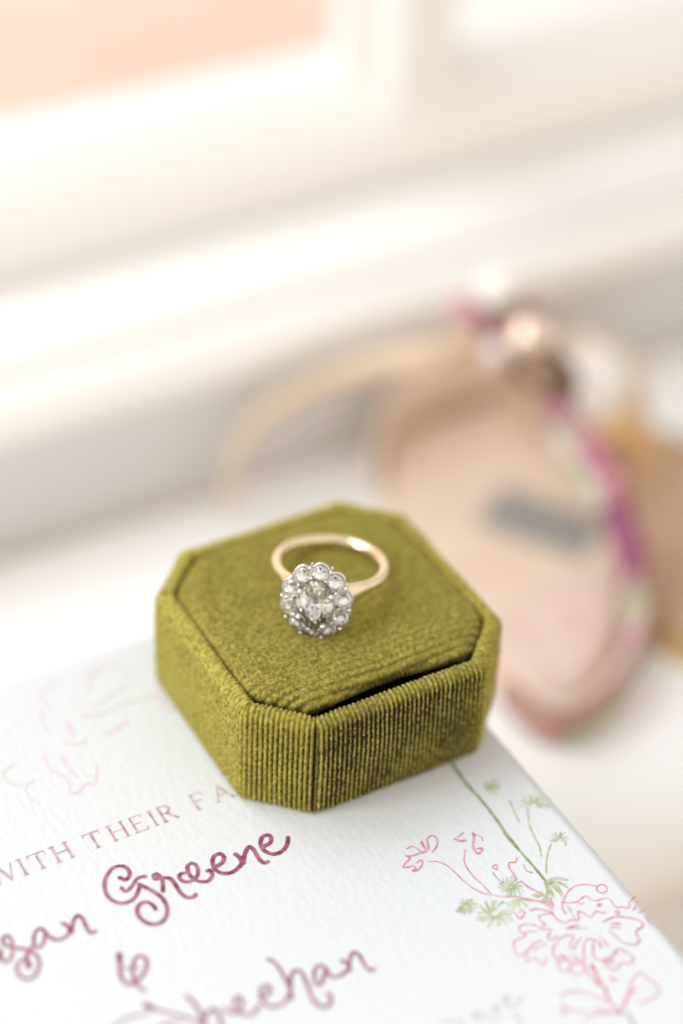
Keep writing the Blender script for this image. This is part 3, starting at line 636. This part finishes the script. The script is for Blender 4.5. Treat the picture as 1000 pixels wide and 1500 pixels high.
v2 = pile(np.column_stack([xs, ys, zs]), NN, .27, np.array([-.25, .35, 0]), 6)
vv = np.concatenate([v1, v2]); tag(mesh_np('velvet_pile', vv, np.arange(len(vv)).reshape(-1, 3), m_pile, box, False), kind='stuff')

# ------------------------------------------------------------------ the ring
AZ, TI = -2.266, 0.218
hd = np.array([math.cos(TI)*math.cos(AZ), math.cos(TI)*math.sin(AZ), math.sin(TI)])
sd = np.array([-math.sin(AZ), math.cos(AZ), 0.]); nn = np.cross(hd, sd)       # nn points up
RB, WR = 9.21, 1.12
RC = np.array([2.85, 4.75, 1.15+WR+RB*math.sin(TI)])
ring = empty('diamond_ring', tuple(RC), 'gold engagement ring with an oval diamond cluster lying on the green velvet lid', 'ring')
# band: sweeps round from one shoulder to the other
th = np.radians(np.linspace(24, 336, 120)); path = []; rr = []; sq = []
for t in th:
    dd = min(t, 2*math.pi-t); s_ = max(0, 1-(dd-math.radians(24))/math.radians(38)); s_ = s_*s_*(3-2*s_)
    R_ = RB+1.15*s_**1.5
    path.append(RC+R_*(math.cos(t)*hd+math.sin(t)*sd)); rr.append(0.90+0.14*s_); sq.append(1.15+0.75*s_)
v, f = tube(path, rr, 20, False, sq, nn); a_ = Acc(); a_.add(v, f); a_.build('band', m_gold, ring)
# local frame of the head: a = across (sd), b = up (nn), c = outward (hd)
HC = RC+hd*13.3
def Lp(a, b, c): return HC+sd*a+nn*b+hd*c
RX, RY = 4.65, 5.45         # centres of the halo stones
def brilliant(cen, ra, rb, ht, tilt=(0, 0), rot=0.0, table=.55, pav=.80, n=8, ca=None):
    """faceted stone as a convex hull; ra, rb half sizes across and up, ht scale of height"""
    c_ = hd+sd*tilt[0]+nn*tilt[1]; c_ /= np.linalg.norm(c_); a_v = np.cross(nn, c_); a_v /= np.linalg.norm(a_v); b_v = np.cross(c_, a_v)
    if np.dot(a_v, sd) < 0: a_v = -a_v
    pts = []
    def ringp(r, z, m, off):
        for i in range(m):
            t = 2*math.pi*(i+off)/m+rot; pts.append(cen+a_v*ra*r*math.cos(t)+b_v*rb*r*math.sin(t)+c_*ht*z)
    ringp(table, .34, n, 0); ringp(.80, .20, n, .5); ringp(1.0, .03, 2*n, 0); ringp(1.0, -.03, 2*n, 0); ringp(.55, -.42, n, .5); ringp(.03, -pav, n, 0)
    bm = bmesh.new(); vs = [bm.verts.new(p) for p in pts]; r_ = bmesh.ops.convex_hull(bm, input=vs)
    bmesh.ops.delete(bm, geom=[g_ for g_ in r_['geom_interior'] if isinstance(g_, bmesh.types.BMVert)], context='VERTS')
    bm.normal_update(); bm.verts.ensure_lookup_table()
    for i, v_ in enumerate(bm.verts): v_.index = i
    V_ = [tuple(v_.co) for v_ in bm.verts]; F_ = [tuple(v_.index for v_ in fc.verts) for fc in bm.faces]; bm.free()
    return V_, F_
v, f = brilliant(Lp(0, 0, 1.35), 3.05, 4.6, 3.9, rot=0, table=.50, pav=.72)
a_ = Acc(); a_.add(v, f); o = a_.build('centre_diamond', m_dia_c, ring, False)
o['label'] = 'large oval centre diamond'
NS = 10; angs = [math.radians(86+360*i/NS) for i in range(NS)]
for t in angs:
    c = Lp(RX*math.cos(t), RY*math.sin(t), 0.35); tl = (.22*math.cos(t), .22*math.sin(t))
    v, f = brilliant(c, 1.40, 1.40, 2.1, tl, rot=t); a_ = Acc(); a_.add(v, f); a_.build('halo_diamond', m_dia, ring, False)
# metalwork: scalloped cups, backing plate, gallery, centre collar
mt = Acc(); cups = Acc()
for t in angs:
    cx, cy = RX*math.cos(t), RY*math.sin(t); ax, ay = math.cos(t), math.sin(t)
    for rads, zs_, wd in ((1.53, .22, .11), (1.36, -.45, .2)):
        P = [Lp(cx+rads*math.cos(q_), cy+rads*math.sin(q_), zs_+.22*-(math.cos(q_)*ax+math.sin(q_)*ay)*rads) for q_ in np.linspace(0, 2*np.pi, 24, endpoint=False)]
        mt.add(*tube(P, wd, 8, True, 1.0, hd))
    cv = []; m = 20
    for rads, zs_ in ((1.40, .2), (1.15, -1.1), (.6, -2.0)):
        for q_ in range(m): an = 2*math.pi*q_/m; cv.append(tuple(Lp(cx+rads*math.cos(an), cy+rads*math.sin(an), zs_)))
    cups.add(cv, [(i*m+q_, i*m+(q_+1) % m, (i+1)*m+(q_+1) % m, (i+1)*m+q_) for i in range(2) for q_ in range(m)])
cups.build('stone_cups', m_silver_dark, ring)
mt.build('halo_setting', m_silver, ring)
mt = Acc()
for s_, zs_, wd in ((1.0, .55, .17), (.93, -.6, .25), (.80, -1.9, .28)):
    P = [Lp(3.2*s_*math.cos(q_), 4.5*s_*math.sin(q_), zs_) for q_ in np.linspace(0, 2*np.pi, 48, endpoint=False)]
    mt.add(*tube(P, wd, 8, True, 1.0, hd))
P = [Lp(4.2*math.cos(q_), 4.6*math.sin(q_), -2.0) for q_ in np.linspace(0, 2*np.pi, 48, endpoint=False)]; mt.add(*tube(P, .38, 8, True, 1.0, hd))
# the thin pierced plate under the stones
mt.build('gallery', m_silver, ring); mt = Acc()
m = 40; cv = [tuple(Lp(0, 0, -2.55))]+[tuple(Lp(4.3*math.cos(2*math.pi*i/m), 4.7*math.sin(2*math.pi*i/m), -2.3)) for i in range(m)]+[tuple(Lp(4.3*math.cos(2*math.pi*i/m), 4.7*math.sin(2*math.pi*i/m), -2.7)) for i in range(m)]
mt.add(cv, [(0, 1+i, 1+(i+1) % m) for i in range(m)]+[(1+i, 1+m+i, 1+m+(i+1) % m, 1+(i+1) % m) for i in range(m)])
mt.build('back_plate', m_silver, ring)
# beads between the stones
for i in range(NS):
    t = (angs[i]+angs[(i+1) % NS])/2 if i < NS-1 else (angs[-1]+angs[0]+2*math.pi)/2
    for (rx, ry, zz, r0) in ((RX+1.05, RY+1.05, .55, .36), (RX-.72, RY-.62, .95, .30)):
        p = Lp(rx*math.cos(t), ry*math.sin(t), zz); q0 = Lp(rx*.96*math.cos(t), ry*.96*math.sin(t), -1.6)
        a_ = Acc(); a_.add(*ball(p, r0, 12, 8)); a_.add(*tube([q0, q0*.5+p*.5, p], [.2, .22, .24], 8, False, 1.0, sd)); a_.build('bead_prong', m_silver, ring)
for dg in (30, 146, 216, 302):
    t = math.radians(dg); p = Lp(3.1*math.cos(t), 4.2*math.sin(t), 1.75); q0 = Lp(3.1*math.cos(t), 3.7*math.sin(t), -2.1); q1 = Lp(3.55*math.cos(t), 4.25*math.sin(t), .6)
    a_ = Acc(); a_.add(*ball(p, .54, 14, 10)); a_.add(*tube(catmull([q0, q1, p], 6), .33, 10, False, 1.0, sd)); a_.build('claw_prong', m_silver, ring)
# shoulders that run from the band up to the gallery
for sg in (-1, 1):
    P = catmull([RC+(RB+1.0)*(math.cos(math.radians(27))*hd+sg*math.sin(math.radians(27))*sd), Lp(sg*4.0, 0, -2.9), Lp(sg*3.4, 0, -2.1)], 6)
    v, f = tube(P, np.linspace(1.0, .8, len(P)), 16, False, np.linspace(1.8, 2.4, len(P)), nn); a_ = Acc(); a_.add(v, f); a_.build('shoulder', m_silver, ring)

# ------------------------------------------------------------------ the shoes
far = True
def slab_poly(poly, z0, z1, n=6, closed=True):
    P = catmull(poly, n, True); m = len(P)
    v = [(p[0], p[1], z1(p) if callable(z1) else z1) for p in P]+[(p[0], p[1], z0) for p in P]
    return v, [tuple(range(m)), tuple(range(m, 2*m))[::-1]]+[(i, m+i, m+(i+1) % m, (i+1) % m) for i in range(m)]
def ribbon(path, hgt, thick, tilt=0.0):
    """upright strap: path of (x,y,z) for its lower edge, hgt per point"""
    P = catmull(path, 8); n = len(P); hgt = np.interp(np.linspace(0, 1, n), np.linspace(0, 1, len(hgt)), hgt)
    d = np.gradient(P[:, :2], axis=0); d /= np.linalg.norm(d, axis=1)[:, None]+1e-9; nrm = np.stack([-d[:, 1], d[:, 0], d[:, 0]*0], 1)*thick/2
    up = np.array([0, 0, 1.])
    v = []; 
    for i in range(n):
        for s_, u in ((-1, 0), (1, 0), (1, 1), (-1, 1)):
            v.append(P[i]+nrm[i]*s_+up*hgt[i]*u+nrm[i]*(-tilt)*u*hgt[i])
    f = []
    for i in range(n-1):
        for j in range(4): f.append((4*i+j, 4*i+(j+1) % 4, 4*(i+1)+(j+1) % 4, 4*(i+1)+j))
    f += [(0, 1, 2, 3)[::-1], tuple(4*(n-1)+j for j in range(4))]
    return v, f
shoe = empty('sandal', (50, 15, SILL), 'tan leather sandal with floral embroidered edge and jewelled strap just behind the ring box', 'shoe', 'pair of embroidered sandals')
sole = [(45, 57), (64, 58.5), (80, 56), (80, 38), (71, 18), (64, 0), (55, -13), (44, -22), (33, -25.5), (28.5, -22), (28, 0), (32, 25), (37, 44)]
a_ = Acc(); a_.add(*slab_poly(sole, SILL+.1, -18.4)); a_.build('outsole', m_binding, shoe, False)
ins = [(46, 55.5), (64, 57), (78, 54.5), (78, 38), (69.5, 18), (62.5, 1), (54, -11), (43.5, -20), (34, -23.5), (30, -21), (29.5, 0), (33.5, 25), (38.5, 43)]
a_ = Acc(); a_.add(*slab_poly(ins, -18.5, -16.9)); a_.build('insole', m_leather, shoe, False)
hp = [(55, 2), (58.5, -2), (51, -12), (43, -18.5), (35, -21.5), (31.5, -19), (31.5, -6), (44, 2)]
a_ = Acc(); a_.add(*slab_poly(hp, -17.0, -16.3)); a_.build('heel_pad', m_satin, shoe, False)
# stamped word on the insole: a row of small grey capitals, too blurred to read
k_ = Acc()
c0 = np.array(unproj(718, 742, -16.8)); c1 = np.array(unproj(868, 792, -16.8)); d = (c1-c0); L_ = np.linalg.norm(d); d /= L_; nv2 = np.array([-d[1], d[0]])
for i in range(7):
    p = c0+d*L_*(i+.5)/7; wv = L_/7*.42
    for (sa, sb, ea, eb) in ((-.9, -1, -.9, 1), (.8, -1, .8, 1), (-.9, 1, .8, 1), (-.9, -.1, .8, -.1))[:3+(i % 2)]:
        A = p+d*wv*sa+nv2*6.5*sb; B = p+d*wv*ea+nv2*6.5*eb; k_.add(*tube([(A[0], A[1], -16.85), (B[0], B[1], -16.85)], .95, 6, False, .15))
k_.build('insole_stamp', m_stamp, shoe, False)
# thin tan strap arching on the far left
P = catmull([(7.3, 51.4, -18.5), (8.2, 51.9, -10.0), (13.2, 53.8, -3.5), (21.5, 53.8, 1.5), (31.3, 51.5, 5.0), (39.4, 46.4, 9.0), (45.8, 41.2, 12.0), (57.0, 38.5, 14.5)], 8)
a_ = Acc(); a_.add(*tube(P, np.linspace(0.8, 2.0, len(P)), 10, False, 1.9)); a_.build('side_strap', m_binding, shoe)
P = catmull([(55, 42, 14), (60, 37, 15.5), (62, 29, 15), (59, 20, 10.5), (61.5, 12, 4), (62, 4, -2), (60.5, -5, -8), (57, -13, -14.5), (52, -18.5, -18.5)], 10)
def strap_part(i0, i1, m, w=2.7, name='strap_embroidery'):
    a_ = Acc(); a_.add(*tube(P[i0:i1], w, 12, False, 1.25)); return a_.build(name, m, shoe)
a_ = Acc(); a_.add(*tube(P, 2.5, 10, False, 1.3)); a_.build('floral_strap', m_broc, shoe)
for i0, i1, m in ((0, 9, m_thread_rose), (20, 34, m_thread_mag), (35, 39, m_thread_rose), (40, 44, m_thread_mag), (46, 49, m_thread_rose), (51, 65, m_thread_wine), (66, 74, m_thread_green)): strap_part(i0, i1, m)
a_ = Acc(); a_.add(*tube([(p[0]-3.0, p[1]+.5, p[2]-.6) for p in P[34:52]], 1.7, 8, False, 1.3)); a_.build('strap_embroidery', m_thread_pale, shoe)
a_ = Acc(); a_.add(*tube([(p[0]-4.2, p[1]-.5, p[2]-1.6) for p in P[40:48]], 1.3, 8, False, 1.3)); a_.build('strap_embroidery', m_thread_green, shoe)
a_ = Acc(); a_.add(*ribbon([(35.5, 44, -18.4), (40, 51, -18.4), (47, 56.6, -18.4), (57, 58.2, -18.4), (68, 58.4, -18.4), (79, 56.5, -18.4)], [2.5, 9, 13, 15, 15, 12], 1.2)); a_.build('side_lining', m_lining, shoe)
# heel counter: low wall round the heel
hcp = [(62, -3, -20.9), (58, -13, -20.9), (50, -21, -20.9), (40, -27, -20.9), (31, -29, -20.9), (27.5, -25, -20.9), (27.2, -15, -20.9)]
a_ = Acc(); a_.add(*ribbon(hcp, [7.5, 8.5, 8.5, 8, 7, 5, 4], 1.6)); a_.build('heel_counter', m_thread_brown, shoe)
a_ = Acc(); a_.add(*tube([(p[0], p[1], p[2]+8.6) for p in catmull(hcp[:6], 6)], 0.9, 8)); a_.build('heel_binding', m_satin_pale, shoe)
a_ = Acc(); a_.add(*tube(catmull([(44, -26, -19), (38, -28.8, -19), (31, -30.3, -19)], 6), 1.5, 8, False, 1.4)); a_.build('heel_embroidery', m_thread_green, shoe)
# jewels on the strap
def jewel(name, p, r, m, facet=True):
    a_ = Acc(); a_.add(*ball(p, r, 8 if facet else 18, 5 if facet else 12)); return a_.build(name, m, shoe, not facet)
a_ = Acc(); a_.add(*ball((60.5, 39, 17), 6.0, 14, 8, (1, 1.5, .6))); a_.add(*ball((57.5, 24, 16), 5.8, 14, 8, (1, 1.7, .6))); a_.build('jewel_mount', m_brass, shoe)
jewel('crystal', (60, 43.5, 20.5), 4.3, m_pearl, False); jewel('crystal', (57.8, 29, 19.8), 4.2, m_crystal_p, False); jewel('crystal', (53.5, 32, 15.5), 3.2, m_crystal)
jewel('crystal', (60, 34.5, 19), 2.2, m_brass); jewel('crystal', (57, 22, 17.5), 2.4, m_brass); jewel('crystal', (53.5, 45, 17.5), 3.0, m_thread_rose); jewel('crystal', (66, 40, 17), 2.6, m_thread_rose); jewel('crystal', (55, 38, 17.5), 2.4, m_thread_wine)

shoe2 = empty('sandal', (95, 0, SILL), 'second tan sandal at the right edge with gold trim and a large pearl', 'shoe', 'pair of embroidered sandals')
sole2 = [(68, 8), (76, 24), (84, 37), (93, 38.5), (99, 30), (108, 12), (118, -8), (120, -28), (108, -42), (92, -40), (78, -30), (64, -25), (60, -17), (64, -4)]
a_ = Acc(); a_.add(*slab_poly(sole2, SILL+.1, -18.2)); a_.build('outsole', m_goldleather, shoe2, False)
cx, cy = 92, -2
a_ = Acc(); a_.add(*slab_poly([(cx+(p[0]-cx)*.955, cy+(p[1]-cy)*.955) for p in sole2], -18.4, -16.6)); a_.build('insole', m_leather_shaded, shoe2, False)
P2 = catmull([(71, 46, -19.5), (73, 45, -6), (76, 42, 3), (80, 36, 6), (83.5, 30, 2), (85, 27, -8), (86, 25, -17)], 8)
a_ = Acc(); a_.add(*tube(P2, 1.8, 10, False, 1.4)); a_.build('arch_strap', m_binding, shoe2)
a_ = Acc(); a_.add(*ball((75.5, 32, 1.0), 8.2, 24, 16)); a_.build('pearl', m_pearl, shoe2)
a_ = Acc(); a_.add(*ball((78.5, 29.5, -5.5), 5.5, 16, 8, (1.3, 1.3, .6))); a_.add(*tube(catmull([(78, 30, -5), (83, 27, -9), (88, 25, -16)], 6), 2.6, 10)); a_.build('pearl_mount', m_goldleather, shoe2)
